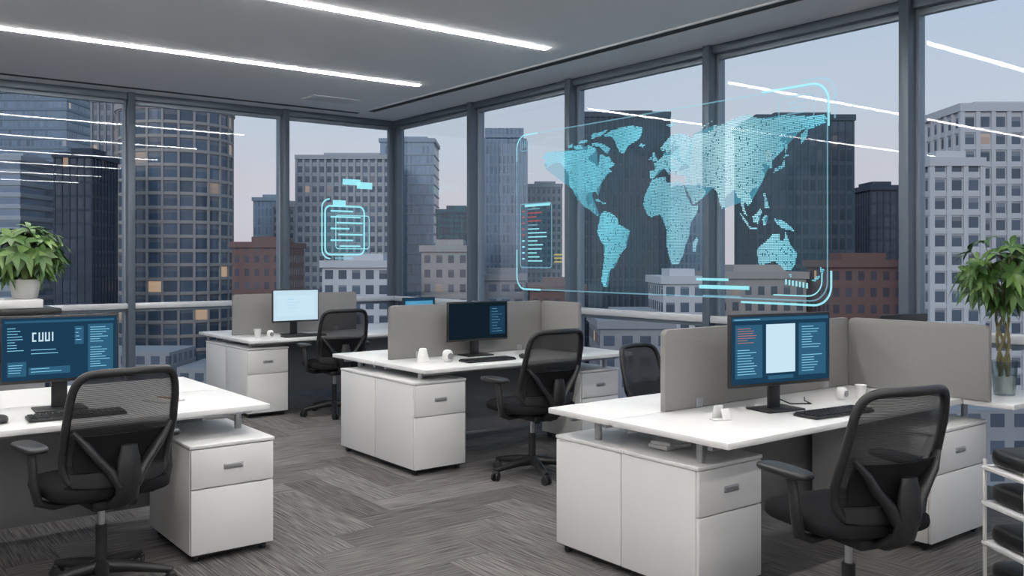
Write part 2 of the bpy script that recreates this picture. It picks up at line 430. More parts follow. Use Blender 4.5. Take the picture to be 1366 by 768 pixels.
def pedestal(x0, x1, y0, y1, z1=0.62, split=True, flip=False):
    e = empty('drawer_pedestal')
    m = MB(); zb = 0.045
    ym = (y0 + y1) / 2
    if split:
        m.box2((x0, y0 + 0.012, zb), (x1, ym - 0.002, z1 - 0.02), CABW, 0.004)
        m.box2((x0, ym + 0.002, zb), (x1, y1, z1 - 0.02), CABW, 0.004)
    else:
        m.box2((x0, y0 + 0.012, zb), (x1, y1, z1 - 0.02), CABW, 0.004)
    m.box2((x0 - 0.004, y0 - 0.008, z1 - 0.018), (x1 + 0.004, y1 + 0.002, z1), CABW, 0.004)
    m.box2((x0 + 0.03, y0 + 0.03, zb - 0.02), (x1 - 0.03, y1 - 0.03, zb + 0.002), GAP)
    m.done('carcass', e)
    d = MB(); h = z1 - 0.02 - zb; zs = zb + h * 0.62
    d.box2((x0 + 0.004, y0 - 0.006, zs + 0.003), (x1 - 0.004, y0 + 0.011, z1 - 0.022), CABW, 0.003)
    d.box2((x0 + 0.004, y0 - 0.006, zb), (x1 - 0.004, y0 + 0.011, zs - 0.003), CABW, 0.003)
    d.done('drawer_fronts', e)
    k = MB(); xc = (x0 + x1) / 2; zh = (zs + z1 - 0.02) / 2
    k.box((0.10, 0.008, 0.028), (xc, y0 - 0.009, zh), SILVER, 0.003)
    k.box((0.08, 0.006, 0.014), (xc, y0 - 0.012, zh), GREYPANEL, 0.001)
    k.done('handle', e)
    c = MB()
    for x in (x0 + 0.04, x1 - 0.04):
        for y in (y0 + 0.05, y1 - 0.05):
            c.cyl(0.018, 0.018, 0.022, (x, y, 0.018), BLACK, rot=Matrix.Rotation(PI / 2, 4, 'Y'))
            c.box((0.026, 0.026, 0.016), (x, y, 0.033), BLACK)
    c.done('casters', e)

bench(3.0, 5.6, 2.42, ret=(4.98, 2.15), dep=1.16)
partition(3.36, 4.98, 3.12, (4.98, 2.27, 3.10))
pedestal(3.04, 3.48, 2.62, 3.56, 0.60)
pedestal(4.52, 5.12, 2.36, 3.05, 0.62, split=False)
bench(3.34, 5.35, 5.30)
partition(3.46, 4.95, 6.0, (4.95, 5.5, 5.98))
pedestal(3.29, 3.72, 5.36, 6.45, 0.65)
pedestal(4.92, 5.33, 5.45, 5.95, 0.60, split=False)
bench(3.24, 5.6, 8.20)
partition(3.34, 4.72, 8.9)
pedestal(3.25, 3.66, 8.28, 9.4, 0.66)
bench(-0.9, 1.92, 4.57)
pedestal(1.47, 1.90, 4.48, 5.15, 0.585, split=False)

# ------------------------------------------------------------------ chairs
def chair_parts():
    out = []
    b = MB()
    for k in range(5):
        a = k * 2 * PI / 5 + PI / 2 + 0.3
        d = Vector((math.cos(a), math.sin(a), 0))
        b.tube([d * 0.02 + Vector((0, 0, .105)), d * 0.12 + Vector((0, 0, .10)), d * 0.24 + Vector((0, 0, .082)), d * 0.31 + Vector((0, 0, .07))],
               [0.034, 0.028, 0.021, 0.016], BLACK, seg=10)
        p = d * 0.305; R = Matrix.Rotation(a + PI / 2 + 0.5, 4, 'Z')
        for sgn in (-1, 1):
            q = R @ Vector((0.017 * sgn, 0, 0))
            b.cyl(0.029, 0.029, 0.016, (p.x + q.x, p.y + q.y, 0.029), BLACK, rot=R @ Matrix.Rotation(PI / 2, 4, 'Y'), seg=20, bev=0.003)
        b.box((0.05, 0.032, 0.022), (p.x, p.y, 0.056), BLACK, 0.006, rot=R)
    b.cyl(0.042, 0.036, 0.06, (0, 0, 0.105), BLACK, bev=0.005)
    out.append((b, 'star_base'))
    g = MB()
    g.cyl(0.026, 0.026, 0.17, (0, 0, 0.21), BLACK); g.cyl(0.015, 0.015, 0.12, (0, 0, 0.35), SILVER)
    out.append((g, 'gas_lift'))
    s = MB()
    s.box((0.20, 0.30, 0.05), (0, -0.02, 0.42), BLACK, 0.015)
    s.box((0.36, 0.30, 0.02), (0, 0.0, 0.45), BLACK, 0.008)
    s.sup((0.52, 0.50, 0.09), (0, 0.02, 0.487), BLACKFAB, 0.55, 0.42)
    s.tube([(0.1, 0.05, .42), (0.22, 0.05, .42), (0.27, 0.05, .415)], [0.007, 0.007, 0.01], BLACK)
    out.append((s, 'seat'))
    a = MB()
    for sg in (-1, 1):
        a.tube([(0.10 * sg, -0.02, .43), (0.22 * sg, -0.03, .425), (0.282 * sg, -0.035, .45), (0.298 * sg, -0.04, .52), (0.30 * sg, -0.03, .60), (0.30 * sg, -0.01, .66)],
               [0.026, 0.026, 0.028, 0.026, 0.024, 0.026], BLACK, seg=12, flat=0.7)
        a.sup((0.10, 0.28, 0.036), (0.295 * sg, 0.03, 0.683), BLACK, 0.6, 0.6)
    out.append((a, 'armrests'))
    def S(x, b_, off=0.0):
        z = 0.52 + 0.50 * b_
        y = -0.235 - 0.105 * b_ + 0.06 * x * x + 0.035 * math.exp(-((b_ - 0.25) / 0.22) ** 2) - off
        hw = 0.215 + 0.022 * math.sin(PI * min(1, b_ * 0.9 + 0.05)) - 0.004 * b_
        return Vector((x * hw, y, z))
    def outl(t, e=0.30):
        f = lambda x: math.copysign(abs(x) ** e, x)
        return f(math.cos(t)), 0.5 + 0.5 * f(math.sin(t))
    fr = MB(); NN = 72
    fr.tube([S(*outl(2 * PI * k / NN)) for k in range(NN)], 0.018, BLACK, closed=True, seg=10)
    def patch(mb, x0, x1, b0, b1, off, mat, nx=12, nb=6, th=0.012):
        t = bmesh.new(); F = {}
        for s_, o in ((0, off), (1, off + th)):
            for i in range(nx + 1):
                for j in range(nb + 1):
                    x = x0 + (x1 - x0) * i / nx; bb = b0 + (b1 - b0) * j / nb
                    F[s_, i, j] = t.verts.new(S(x, bb, o))
        for i in range(nx):
            for j in range(nb):
                t.faces.new((F[0, i, j], F[0, i + 1, j], F[0, i + 1, j + 1], F[0, i, j + 1]))
                t.faces.new((F[1, i, j + 1], F[1, i + 1, j + 1], F[1, i + 1, j], F[1, i, j]))
        for i in range(nx):
            t.faces.new((F[0, i, 0], F[1, i, 0], F[1, i + 1, 0], F[0, i + 1, 0])); t.faces.new((F[0, i + 1, nb], F[1, i + 1, nb], F[1, i, nb], F[0, i, nb]))
        for j in range(nb):
            t.faces.new((F[0, 0, j + 1], F[1, 0, j + 1], F[1, 0, j], F[0, 0, j])); t.faces.new((F[0, nx, j], F[1, nx, j], F[1, nx, j + 1], F[0, nx, j + 1]))
        mb.merge(t, mat)
    patch(fr, -0.86, 0.86, 0.14, 0.46, 0.012, BLACKFAB)
    patch(fr, -0.92, 0.92, 0.01, 0.12, 0.002, BLACK, th=0.02)
    for sg in (-1, 1):
        fr.tube([(0.03 * sg, -0.285, .52), S(0.30 * sg, 0.14, 0.055), S(0.52 * sg, 0.26, 0.05), S(0.70 * sg, 0.38, 0.04), S(0.90 * sg, 0.50, 0.012)],
                [0.032, 0.032, 0.028, 0.024, 0.014], BLACK, seg=10, flat=0.7)
    fr.tube([(0, -0.10, .425), (0, -0.20, .43), (0, -0.275, .47), (0, -0.30, .56), (0, -0.30, .64), (0, -0.30, .70)],
            [0.045, 0.05, 0.052, 0.055, 0.05, 0.035], BLACK, seg=12, flat=0.6)
    out.append((fr, 'back_frame'))
    mf = MB(); i_ = mf.mi(FABMESH); K = 10; grid = []
    c = mf.bm.verts.new(S(0, 0.5))
    for r in range(1, K + 1):
        row = []
        for k in range(NN):
            ox, ob = outl(2 * PI * k / NN); q = r / K * 0.985
            row.append(mf.bm.verts.new(S(ox * q, 0.5 + (ob - 0.5) * q)))
        grid.append(row)
    for k in range(NN): mf.bm.faces.new((c, grid[0][k], grid[0][(k + 1) % NN]))
    for r in range(K - 1):
        for k in range(NN): mf.bm.faces.new((grid[r][k], grid[r + 1][k], grid[r + 1][(k + 1) % NN], grid[r][(k + 1) % NN]))
    out.append((mf, 'back_mesh'))
    return out
_proto = None
def chair(x, y, yaw=0.0, sc=1.0):
    global _proto
    e = empty('office_chair', (x, y, 0), yaw, sc)
    if _proto is None:
        _proto = [(nm, mb.done(nm, e, smooth=50)) for mb, nm in chair_parts()]
    else:
        for nm, o in _proto:
            c = bpy.data.objects.new(nm, o.data); COL.objects.link(c); c.parent = e
    return e
R = math.radians
chair(3.27, 2.04, R(-14))
chair(3.98, 4.92, R(-2))
chair(1.05, 4.42, R(8))
chair(4.02, 8.02, R(-6))
chair(4.44, 4.06, R(188), 0.9)

# ------------------------------------------------------------------ monitors
SBG = emat('screen_navy', (0.012, 0.046, 0.092), 1.0)
SBG2 = emat('screen_dark', (0.006, 0.014, 0.022), 1.0)
SPAN = emat('screen_panel', (0.03, 0.115, 0.20), 1.0)
SLN = emat('screen_line', (0.25, 0.62, 0.85), 1.0)
SWH = emat('screen_white', (0.58, 0.78, 0.9), 1.0)
SLT = emat('screen_light', (0.55, 0.74, 0.85), 1.0)
SRD = emat('screen_red', (0.45, 0.18, 0.16), 1.0)
def monitor(x, y, w, h, zb, yaw, bg, rects, back=False, zdesk=0.74):
    e = empty('computer_monitor', (x, y, 0), yaw)
    b = MB()
    b.box((w, 0.022, h), (0, 0, zb + h / 2), BLACK, 0.005)
    b.box((w * 0.5, 0.03, h * 0.5), (0, 0.022, zb + h / 2), BLACK, 0.01)
    b.done('housing', e)
    s = MB()
    s.box((w - 0.022, 0.002, h - 0.028), (0, -0.0115, zb + h / 2 + 0.003), bg)
    W = w - 0.026; H = h - 0.032; x0 = -W / 2; z0 = zb + h / 2 + 0.003 - H / 2
    for (a, c, a2, c2, m) in rects:
        s.box2((x0 + a * W, -0.0135 - (0.0004 if m in (SPAN, SWH, SLT) else 0.001), z0 + c * H), (x0 + a2 * W, -0.0125, z0 + c2 * H), m)
    s.done('screen', e, smooth=0)
    t = MB()
    t.box((0.075, 0.018, zb - zdesk + h * 0.35), (0, 0.045, zdesk + (zb - zdesk + h * 0.35) / 2 + 0.004), BLACK, 0.005)
    t.box((0.24, 0.17, 0.010), (0, 0.03, zdesk + 0.006), BLACK, 0.004)
    t.done('stand', e)
def lines(x, y, w, n, dy, m=SLN, hh=0.010, rnd=True, ran=0.6):
    return [(x, y - i * dy, x + w * (1 - (random.random() * ran if rnd else 0)), y - i * dy + hh, m) for i in range(n)]
rD = [(0.0, 0.94, 1, 0.985, SPAN), (0.03, 0.08, 0.30, 0.88, SPAN), (0.34, 0.14, 0.64, 0.88, SWH), (0.68, 0.08, 0.97, 0.88, SPAN),
      (0.36, 0.045, 0.62, 0.10, SPAN)]
rD += lines(0.05, 0.82, 0.2, 7, 0.035, SRD) + lines(0.05, 0.5, 0.2, 10, 0.04) + lines(0.71, 0.82, 0.22, 9, 0.04) + lines(0.71, 0.38, 0.22, 7, 0.04) + lines(0.02, 0.955, 0.3, 1, 1)
monitor(3.86, 2.79, 0.66, 0.36, 0.87, R(-11), SBG, rD)
rL = [(0.02, 0.93, 0.98, 0.965, SPAN), (0.04, 0.06, 0.2, 0.3, SPAN), (0.62, 0.55, 0.70, 0.85, SPAN), (0.74, 0.08, 0.97, 0.88, SPAN), (0.22, 0.08, 0.58, 0.2, SPAN)]
# large heading glyphs  C U U I
gx = 0.25; gz = 0.62; gh = 0.15; gs = 0.012
def seg(a, b, c, d): rL.append((gx + a, gz + b, gx + c, gz + d, SWH))
seg(0, 0, gs, gh); seg(0, gh - 0.025, 0.035, gh); seg(0, 0, 0.035, 0.025)
for o_ in (0.055, 0.11):
    seg(o_, 0, o_ + gs, gh); seg(o_ + 0.03, 0, o_ + 0.03 + gs, gh); seg(o_, 0, o_ + 0.042, 0.025)
seg(0.17, 0, 0.17 + gs, gh)
rL += lines(0.04, 0.84, 0.14, 9, 0.045) + lines(0.05, 0.24, 0.12, 4, 0.04) + lines(0.76, 0.82, 0.18, 7, 0.04) + lines(0.76, 0.48, 0.18, 9, 0.04) + lines(0.63, 0.8, 0.05, 4, 0.06) + lines(0.24, 0.48, 0.25, 2, 0.06) + lines(0.24, 0.17, 0.3, 2, 0.05)
monitor(1.0, 5.02, 0.545, 0.335, 0.885, R(-3), SBG, rL)
rB = [(0.70, 0.1, 0.97, 0.9, SBG)] + lines(0.73, 0.82, 0.2, 9, 0.08)
monitor(4.17, 5.84, 0.56, 0.31, 0.86, R(-3), SBG2, rB)
rA = [(0.08, 0.15, 0.92, 0.85, SWH)] + lines(0.3, 0.7, 0.4, 4, 0.1, SLN)
monitor(3.88, 8.6, 0.50, 0.33, 0.87, 0, SLT, rA)
monitor(5.35, 8.62, 0.42, 0.28, 0.80, 0, SBG, [(0.05, 0.1, 0.95, 0.9, emat('screen_blue', (0.08, 0.3, 0.5), 1.0))] + lines(0.1, 0.8, 0.6, 5, 0.1))
monitor(5.38, 2.98, 0.44, 0.31, 0.85, R(172), SBG2, [])

def keyboard(x, y, yaw):
    e = empty('keyboard', (x, y, 0.741), yaw)
    b = MB(); b.box((0.43, 0.14, 0.014), (0, 0, 0.008), BLACK, 0.004); b.done('base', e)
    k = MB()
    for r in range(5):
        for c in range(15):
            k.box((0.022, 0.020, 0.006), (-0.196 + c * 0.028, -0.052 + r * 0.026, 0.018), BLACK, 0)
    k.done('keys', e, smooth=0)
def mouse(x, y, m=BLACK):
    b = MB(); b.sup((0.062, 0.105, 0.036), (0, 0, 0.018), m, 0.8, 0.8); b.box((0.004, 0.02, 0.006), (0, 0.025, 0.034), GAP, 0.001)
    b.done('computer_mouse', None, (x, y, 0.741))
keyboard(3.98, 2.56, R(-6)); keyboard(1.02, 4.76, R(-3)); keyboard(4.02, 5.5, R(-2)); keyboard(3.86, 8.36, 0)
mouse(4.34, 5.46)
mouse(0.70, 4.8)
def cup(x, y, s=1.0, name='paper_cup'):
    b = MB(); b.lathe([(0.026 * s, 0), (0.036 * s, 0.085 * s), (0.038 * s, 0.088 * s), (0.034 * s, 0.086 * s), (0.025 * s, 0.01)], (0, 0, 0), PAPER)
    b.done(name, None, (x, y, 0.741), smooth=60)
def speaker(x, y, s=1.0):
    b = MB(); b.sup((0.085 * s, 0.085 * s, 0.10 * s), (0, 0, 0.05 * s), PAPER, 0.7, 0.9); b.cyl(0.025 * s, 0.025 * s, 0.004, (0, -0.043 * s, 0.05 * s), GREYPANEL, rot=Matrix.Rotation(PI / 2, 4, 'X'))
    b.cyl(0.03 * s, 0.034 * s, 0.012, (0, 0, 0.006), PAPER)
    b.done('desk_speaker', None, (x, y, 0.741), smooth=60)
def holder(x, y, s=1.0):
    b = MB(); b.lathe([(0.05 * s, 0), (0.045 * s, 0.02 * s), (0.028 * s, 0.095 * s), (0.022 * s, 0.10 * s), (0.001, 0.10 * s)], (0, 0, 0), PAPER)
    b.done('desk_webcam_stand', None, (x, y, 0.741), smooth=60)
holder(3.60, 5.74); speaker(3.74, 5.62, 0.9)
cup(3.42, 8.45, 1.0); speaker(3.53, 8.4, 0.75)
speaker(4.42, 2.80, 0.7); cup(4.54, 2.76, 0.85)
b = MB()
b.box((0.05, 0.004, 0.07), (0, 0.012, 0.035), PAPER, 0.001, rot=Matrix.Rotation(R(14), 4, 'X'))
b.box((0.045, 0.004, 0.055), (0.03, -0.014, 0.028), PAPER, 0.001, rot=Matrix.Rotation(R(-25), 4, 'X'))
b.box((0.09, 0.05, 0.006), (0.01, 0, 0.003), PAPER, 0.001)
b.done('note_holder', None, (3.40, 2.80, 0.741), R(-20))
MB().tube([(3.92, 2.86, .84), (3.98, 2.90, .78), (4.05, 2.86, .747), (4.14, 2.80, .747), (4.2, 2.88, .747), (4.3, 2.95, .747)], 0.0035, BLACK, seg=6).done('monitor_cable')
MB().box((0.13, 0.18, 0.008), (0, 0, 0.005), PAPER, 0.001).box((0.012, 0.16, 0.008), (0.03, 0.0, 0.013), ORANGE, 0.002).done('notepad', None, (1.5, 5.0, 0.741), R(25))
b = MB(); b.box((0.17, 0.12, 0.018), (0, 0, 0.01), PAPER, 0.002).box((0.16, 0.11, 0.016), (0.004, 0.003, 0.028), PAPER, 0.002, rot=Matrix.Rotation(0.15, 4, 'Z'))
b.done('stacked_books', None, (3.26, 2.98, 0.602))

# ------------------------------------------------------------------ right edge document rack
e = empty('document_rack', (4.26, 1.74, 0), R(-32))
m = MB()
for sx in (-0.155, 0.155):
    for sy in (-0.14, 0.14): m.box((0.014, 0.014, 0.60), (sx, sy, 0.30), CABW, 0.003)
for z in (0.05, 0.22, 0.40, 0.56): m.box((0.33, 0.31, 0.02), (0, 0, z), CABW, 0.006)
m.done('shelves', e)
m = MB()
for z in (0.062, 0.232, 0.412, 0.572):
    m.sup((0.30, 0.31, 0.085), (0, -0.01, z + 0.042), BLACK, 0.4, 0.4)
m.done('document_trays', e)

# ------------------------------------------------------------------ plants
def leaf(mb, base, d, up, ln, wd, droop, mat):
    mi = mb.mi(mat); d = d.normalized(); side = d.cross(up)
    if side.length < 1e-3: side = Vector((1, 0, 0))
    side.normalize(); nrm = side.cross(d).normalized()
    prof = [0.04, 0.6, 1.0, 0.85, 0.45, 0.02]; rows = []
    for i, p in enumerate(prof):
        t = i / (len(prof) - 1)
        c = base + d * ln * t * (1 - 0.25 * droop * t) + Vector((0, 0, -1)) * droop * ln * t * t * 0.6
        hw = wd / 2 * p
        rows.append([mb.bm.verts.new(c - side * hw + nrm * hw * 0.25), mb.bm.verts.new(c), mb.bm.verts.new(c + side * hw + nrm * hw * 0.25)])
    for i in range(len(rows) - 1):
        for k in range(2):
            f = mb.bm.faces.new((rows[i][k], rows[i][k + 1], rows[i + 1][k + 1], rows[i + 1][k])); f.material_index = mi
def foliage(c, rad, n, ln, wd, rng, root):
    mb = MB(); st = MB()
    for i in range(n):
        while True:
            v_ = Vector((rng.uniform(-1, 1), rng.uniform(-1, 1), rng.uniform(-0.9, 1)))
            if 0.25 < v_.length < 1: break
        p = Vector(c) + Vector((v_.x * rad[0], v_.y * rad[1], v_.z * rad[2])) * 0.75
        dirn = (v_ + Vector((0, 0, 0.35))).normalized()
        st.tube([Vector(root), (Vector(root) + p) / 2 + Vector((0, 0, 0.02)), p], [0.004, 0.003, 0.0018], STEM, seg=5)
        k = rng.randint(6, 8); a0 = rng.random() * 6
        u = dirn.cross(Vector((0.1, 0.2, 1))).normalized(); w_ = dirn.cross(u)
        for j in range(k):
            a = a0 + j * 2 * PI / k
            d = (u * math.cos(a) + w_ * math.sin(a)) * 1.0 + dirn * rng.uniform(0.25, 0.7)
            leaf(mb, p, d, dirn, ln * rng.uniform(0.75, 1.2), wd * rng.uniform(0.85, 1.2), rng.uniform(0.3, 0.9), LEAF if rng.random() < 0.65 else LEAF2)
    return mb, st
rng = random.Random(3)
e = empty('potted_money_tree', (5.30, 2.34, 0.742))
mb, st = foliage((-0.05, 0, 0.70), (0.25, 0.25, 0.26), 52, 0.125, 0.036, rng, (-0.02, 0, 0.46))
mb.done('leaves', e, smooth=60); st.done('twigs', e)
t = MB()
for k in range(4):
    t.tube([((0.024 + 0.01 * (i / 14)) * math.cos(k * 1.57 + i * 0.45) - 0.03 * i / 14, (0.024 + 0.01 * (i / 14)) * math.sin(k * 1.57 + i * 0.45), 0.02 + i * 0.036) for i in range(15)], [0.011 - 0.0003 * i for i in range(15)], STEM, seg=8)
t.done('braided_trunk', e)
t = MB(); t.lathe([(0.052, 0), (0.056, 0.01), (0.066, 0.15), (0.072, 0.19), (0.068, 0.19), (0.053, 0.012)], (0, 0, 0), VASE); t.done('vase', e, smooth=60)
t = MB(); t.lathe([(0.050, 0.013), (0.056, 0.10), (0.050, 0.105), (0.001, 0.106)], (0, 0, 0), POT); t.done('pebbles', e)

e = empty('potted_shrub', (1.17, 7.0, 1.233))
mb, st = foliage((0, 0, 0.32), (0.34, 0.34, 0.22), 70, 0.135, 0.042, rng, (0, 0, 0.12))
mb.done('leaves', e, smooth=60); st.done('twigs', e)
t = MB(); t.lathe([(0.07, 0), (0.08, 0.01), (0.10, 0.12), (0.105, 0.13), (0.095, 0.13), (0.09, 0.11), (0.001, 0.11)], (0, 0, 0), POT); t.done('pot', e, smooth=40)
e = empty('storage_cabinet', (0.85, 7.0, 0))
m = MB(); m.box2((-0.55, -0.24, 0.04), (0.40, 0.24, 1.13), GREYPANEL, 0.006).box2((-0.5, -0.2, 0), (0.35, 0.2, 0.04), GAP)
m.box2((-0.09, -0.247, 0.06), (-0.08, -0.235, 1.1), GAP); m.done('carcass', e)
MB().box2((-0.58, -0.27, 1.13), (0.50, 0.27, 1.17), BLACK, 0.01).done('worktop', e)
MB().box2((-0.45, -0.2, 1.171), (0.40, 0.2, 1.231), CABW, 0.01).done('storage_box', None, (0.85, 7.0, 0))

# ------------------------------------------------------------------ holographic display on the glazing
HDOT = holo('projection_dots', (0.25, 0.82, 1.0), 1.12, 0.78, True)
HFILL = holo('projection_fill', (0.12, 0.58, 0.78), 0.75, 0.34)
HLINE = holo('projection_line', (0.35, 0.9, 1.0), 1.1, 0.8)
HFAINT = holo('projection_faint', (0.35, 0.8, 1.0), 0.9, 0.42)
HPANE = holo('projection_pane', (0.25, 0.55, 0.68), 0.7, 0.05)
HRED = holo('projection_red', (0.8, 0.15, 0.12), 0.8, 0.6)
HYEL = holo('projection_yellow', (0.8, 0.7, 0.15), 0.8, 0.6)
HDARK = holo('projection_navy', (0.02, 0.12, 0.2), 0.6, 0.35)
LAND = [
 [(-168,66),(-162,70),(-156,71),(-141,70),(-128,70),(-115,69),(-108,68),(-96,68),(-94,72),(-85,69),(-82,67),(-87,64),(-94,61),(-93,58),(-85,55),(-82,53),(-80,51),(-79,54),(-77,57),(-78,62),(-73,62),(-68,59),(-64,60),(-61,56),(-56,52),(-60,50),(-66,50),(-64,49),(-60,46),(-66,44),(-70,43),(-70,41),(-74,40),(-76,36),(-81,31),(-80,26),(-82,28),(-84,30),(-90,29),(-94,29),(-97,27),(-97,22),(-94,18),(-91,19),(-87,21),(-88,16),(-83,15),(-83,10),(-78,9),(-80,7.5),(-85,10),(-92,14),(-100,17),(-105,20),(-109,26),(-113,31),(-114,30),(-110,23),(-115,29),(-117,33),(-121,35),(-124,40),(-124,47),(-128,51),(-133,56),(-140,60),(-148,60),(-153,58),(-162,55),(-158,59),(-165,61),(-161,64)],
 [(-73,78),(-60,82),(-35,83.5),(-18,80),(-20,73),(-25,70),(-38,66),(-43,60),(-49,62),(-53,67),(-55,71),(-60,76)],
 [(-90,73),(-80,73),(-70,70),(-62,66),(-66,62),(-73,65),(-78,69),(-88,71)], [(-117,73),(-105,73),(-102,69),(-115,69.5)],
 [(-90,81),(-65,83),(-75,78.5),(-90,77)], [(-125,74),(-118,75.5),(-118,72),(-124,71.5)], [(-110,76),(-96,77),(-95,75),(-108,74.5)],
 [(-85,22),(-80,23.4),(-74,20),(-78,20)], [(-74,19.9),(-69,19.5),(-69,18),(-74,18)],
 [(-77,8),(-72,12),(-62,10.5),(-52,5),(-50,0),(-44,-2.5),(-35,-6),(-39,-13),(-40,-20),(-48,-26),(-53,-33),(-58,-35),(-57,-38),(-62,-39),(-65,-43),(-66,-48),(-69,-52),(-66,-55),(-72,-54),(-75,-49),(-73,-40),(-71,-30),(-70,-19),(-76,-14),(-81,-6),(-80,-1),(-77,4)],
 [(-17,15),(-16,22),(-10,30),(-6,35.5),(3,37),(11,37),(11,33),(20,31),(23,33),(32,31),(34,27),(37,20),(43,12),(51,12),(48,5),(41,-2),(40,-11),(35,-20),(33,-27),(27,-34),(19,-34.5),(15,-27),(12,-17),(13,-8),(9,0),(9,4),(4,6.5),(-8,4.5),(-13,8)],
 [(44,-17),(49,-12),(50,-16),(47,-25),(44,-24)],
 [(-9,37),(-9,43),(-2,43.5),(-1,46),(-4,48.5),(2,51),(8,54),(9,57),(11,54),(20,55),(24,58),(29,60),(22,60.5),(22,63),(25,65.5),(21,65),(17,61),(19,60),(16,56.5),(13,56),(11,59),(7,58),(5,61),(12,66),(18,70),(28,71),(41,67),(40,64.5),(44,66.5),(44,68.5),(54,68.5),(68,69),(68,73),(75,72),(87,75),(104,77.5),(113,74),(130,71),(140,73),(160,70),(178,69),(180,66),(178,63),(163,60),(162,55),(157,51),(156,57),(163,62),(155,59.5),(143,59),(136,55),(141,53),(140,48),(132,43),(129,41),(129,36),(126,35),(126,38),(122,40),(119,38),(122,37),(119,35),(122,31),(119,26),(114,22),(108,21),(106,18),(109,13),(105,9),(101,13),(100,9),(104,2),(101,3),(98,9),(98,15),(94,16),(91,22),(87,21),(80,15),(80,10),(77,8),(73,17),(72,21),(67,25),(57,26),(50,30),(48,30),(51,25),(56,26),(59,22),(55,17),(45,13),(42,17),(35,28),(35,31),(36,36),(27,37),(27,40),(36,41.5),(41,42),(37,46),(33,45),(28,43),(29,41),(23,40),(23,37),(21,38),(19,42),(13,45.5),(18,40),(16,38.5),(12,42),(9,44),(3,43),(-1,38),(-5,36)],
 [(-5,50),(1,51),(0,53),(-2,56),(-3,58.5),(-6,57),(-4,54),(-5,52)], [(-10,52),(-6,52.5),(-6,55),(-9,54)], [(-24,65),(-20,66.5),(-14,65.5),(-18,63.5)],
 [(130,32),(136,34),(141,36),(141,41),(138,37),(132,35)], [(140,42),(145,43.5),(142,45.5)], [(142,46),(144,50),(142,54),(141.5,50)],
 [(95,5.5),(105,-3),(105,-6),(100,-1)], [(105,-6),(114,-7),(114,-8.8),(106,-7.8)], [(109,1),(113,3.5),(117,7),(119,5),(117,0),(115,-4),(110,-3)],
 [(119,1),(125,1.5),(121,-1),(123,-5),(120,-5)], [(131,-1),(138,-2),(147,-7),(150,-10.5),(143,-9),(138,-8),(133,-4)], [(120,18),(122,18),(124,13),(126,7),(122,7),(122,12)],
 [(114,-22),(122,-18),(130,-12),(136,-12),(136,-16),(140,-17.5),(142,-11),(146,-19),(153,-26),(151,-34),(147,-38.5),(140,-37.5),(136,-34),(131,-31.5),(124,-33.5),(115,-34.5)],
 [(145,-41),(148,-41),(147,-43.5)], [(173,-35),(178,-38),(175,-41.5),(174,-38)], [(173,-41),(174,-42),(169,-46.5),(167,-45)],
 [(12,79),(25,80),(18,76.5)], [(52,71),(68,77),(56,73.5)], [(80,9),(82,7),(80,6)]]
def inside(x, y, P):
    r = False; j = len(P) - 1
    for i in range(len(P)):
        if (P[i][1] > y) != (P[j][1] > y) and x < (P[j][0] - P[i][0]) * (y - P[i][1]) / (P[j][1] - P[i][1]) + P[i][0]: r = not r
        j = i
    return r
PX = XR - 0.125
def m2w(lon, lat, o=0.0): return (PX - o, 6.93 - (lon + 168) * 0.00915, 2.68 - (83 - lat) * 0.0104)
e = empty('world_map_projection')
mb = MB(); mb.mi(HFILL)
for P in LAND:
    t = bmesh.new(); t.faces.new([t.verts.new(m2w(*p)) for p in P]); bmesh.ops.triangulate(t, faces=t.faces[:], ngon_method='EAR_CLIP')
    mb.merge(t, HFILL)
mb.done('continents', e, smooth=0)
verts = []; faces = []
boxes = [(min(p[0] for p in P), max(p[0] for p in P), min(p[1] for p in P), max(p[1] for p in P), P) for P in LAND]
dlo, dla = 1.25, 1.25
lo = -168
while lo < 181:
    la = -55
    while la < 84:
        for bx in boxes:
            if bx[0] <= lo <= bx[1] and bx[2] <= la <= bx[3] and inside(lo, la, bx[4]):
                if random.random() < 0.94:
                    k = len(verts); a = dlo * 0.38; c = dla * 0.32
                    verts += [m2w(lo - a, la - c, .003), m2w(lo + a, la - c, .003), m2w(lo + a, la + c, .003), m2w(lo - a, la + c, .003)]
                    faces.append((k, k + 1, k + 2, k + 3))
                break
        la += dla
    lo += dlo
me = bpy.data.meshes.new('map_dots'); me.from_pydata(verts, [], faces); me.materials.append(HDOT)
o = bpy.data.objects.new('map_dots', me); COL.objects.link(o); o.parent = e
ui = MB()
def q(y0, z0, y1, z1, m, o=0.006): ui.poly([(PX - o, y0, z0), (PX - o, y1, z0), (PX - o, y1, z1), (PX - o, y0, z1)], m)
def strip(pts, wd, m, f):
    for i in range(len(pts) - 1):
        a = Vector((pts[i][0], pts[i][1])); b_ = Vector((pts[i + 1][0], pts[i + 1][1])); d = (b_ - a).normalized(); nn = Vector((-d.y, d.x)) * wd / 2
        ui.poly([f(*(a + nn)), f(*(b_ + nn)), f(*(b_ - nn)), f(*(a - nn))], m)
fR = lambda y, z: (PX - 0.006, y, z)
def rr(y0, y1, z0, z1, r): return rounded(y0, y1, z0, z1, r, True)
A = rr(3.74, 7.33, 1.2, 2.76, 0.14); A.append(A[0]); strip(A, 0.011, HFAINT, fR)
q(3.74, 1.2, 7.33, 2.76, HPANE, -0.006)
def arc(cy, cz, r, a0, a1, n=8): return [(cy + r * math.cos(R(a0 + (a1 - a0) * i / n)), cz + r * math.sin(R(a0 + (a1 - a0) * i / n))) for i in range(n + 1)]
strip([(4.5, 1.17)] + arc(3.85, 1.31, 0.14, 270, 180) + [(3.71, 1.42)], 0.016, HLINE, fR)
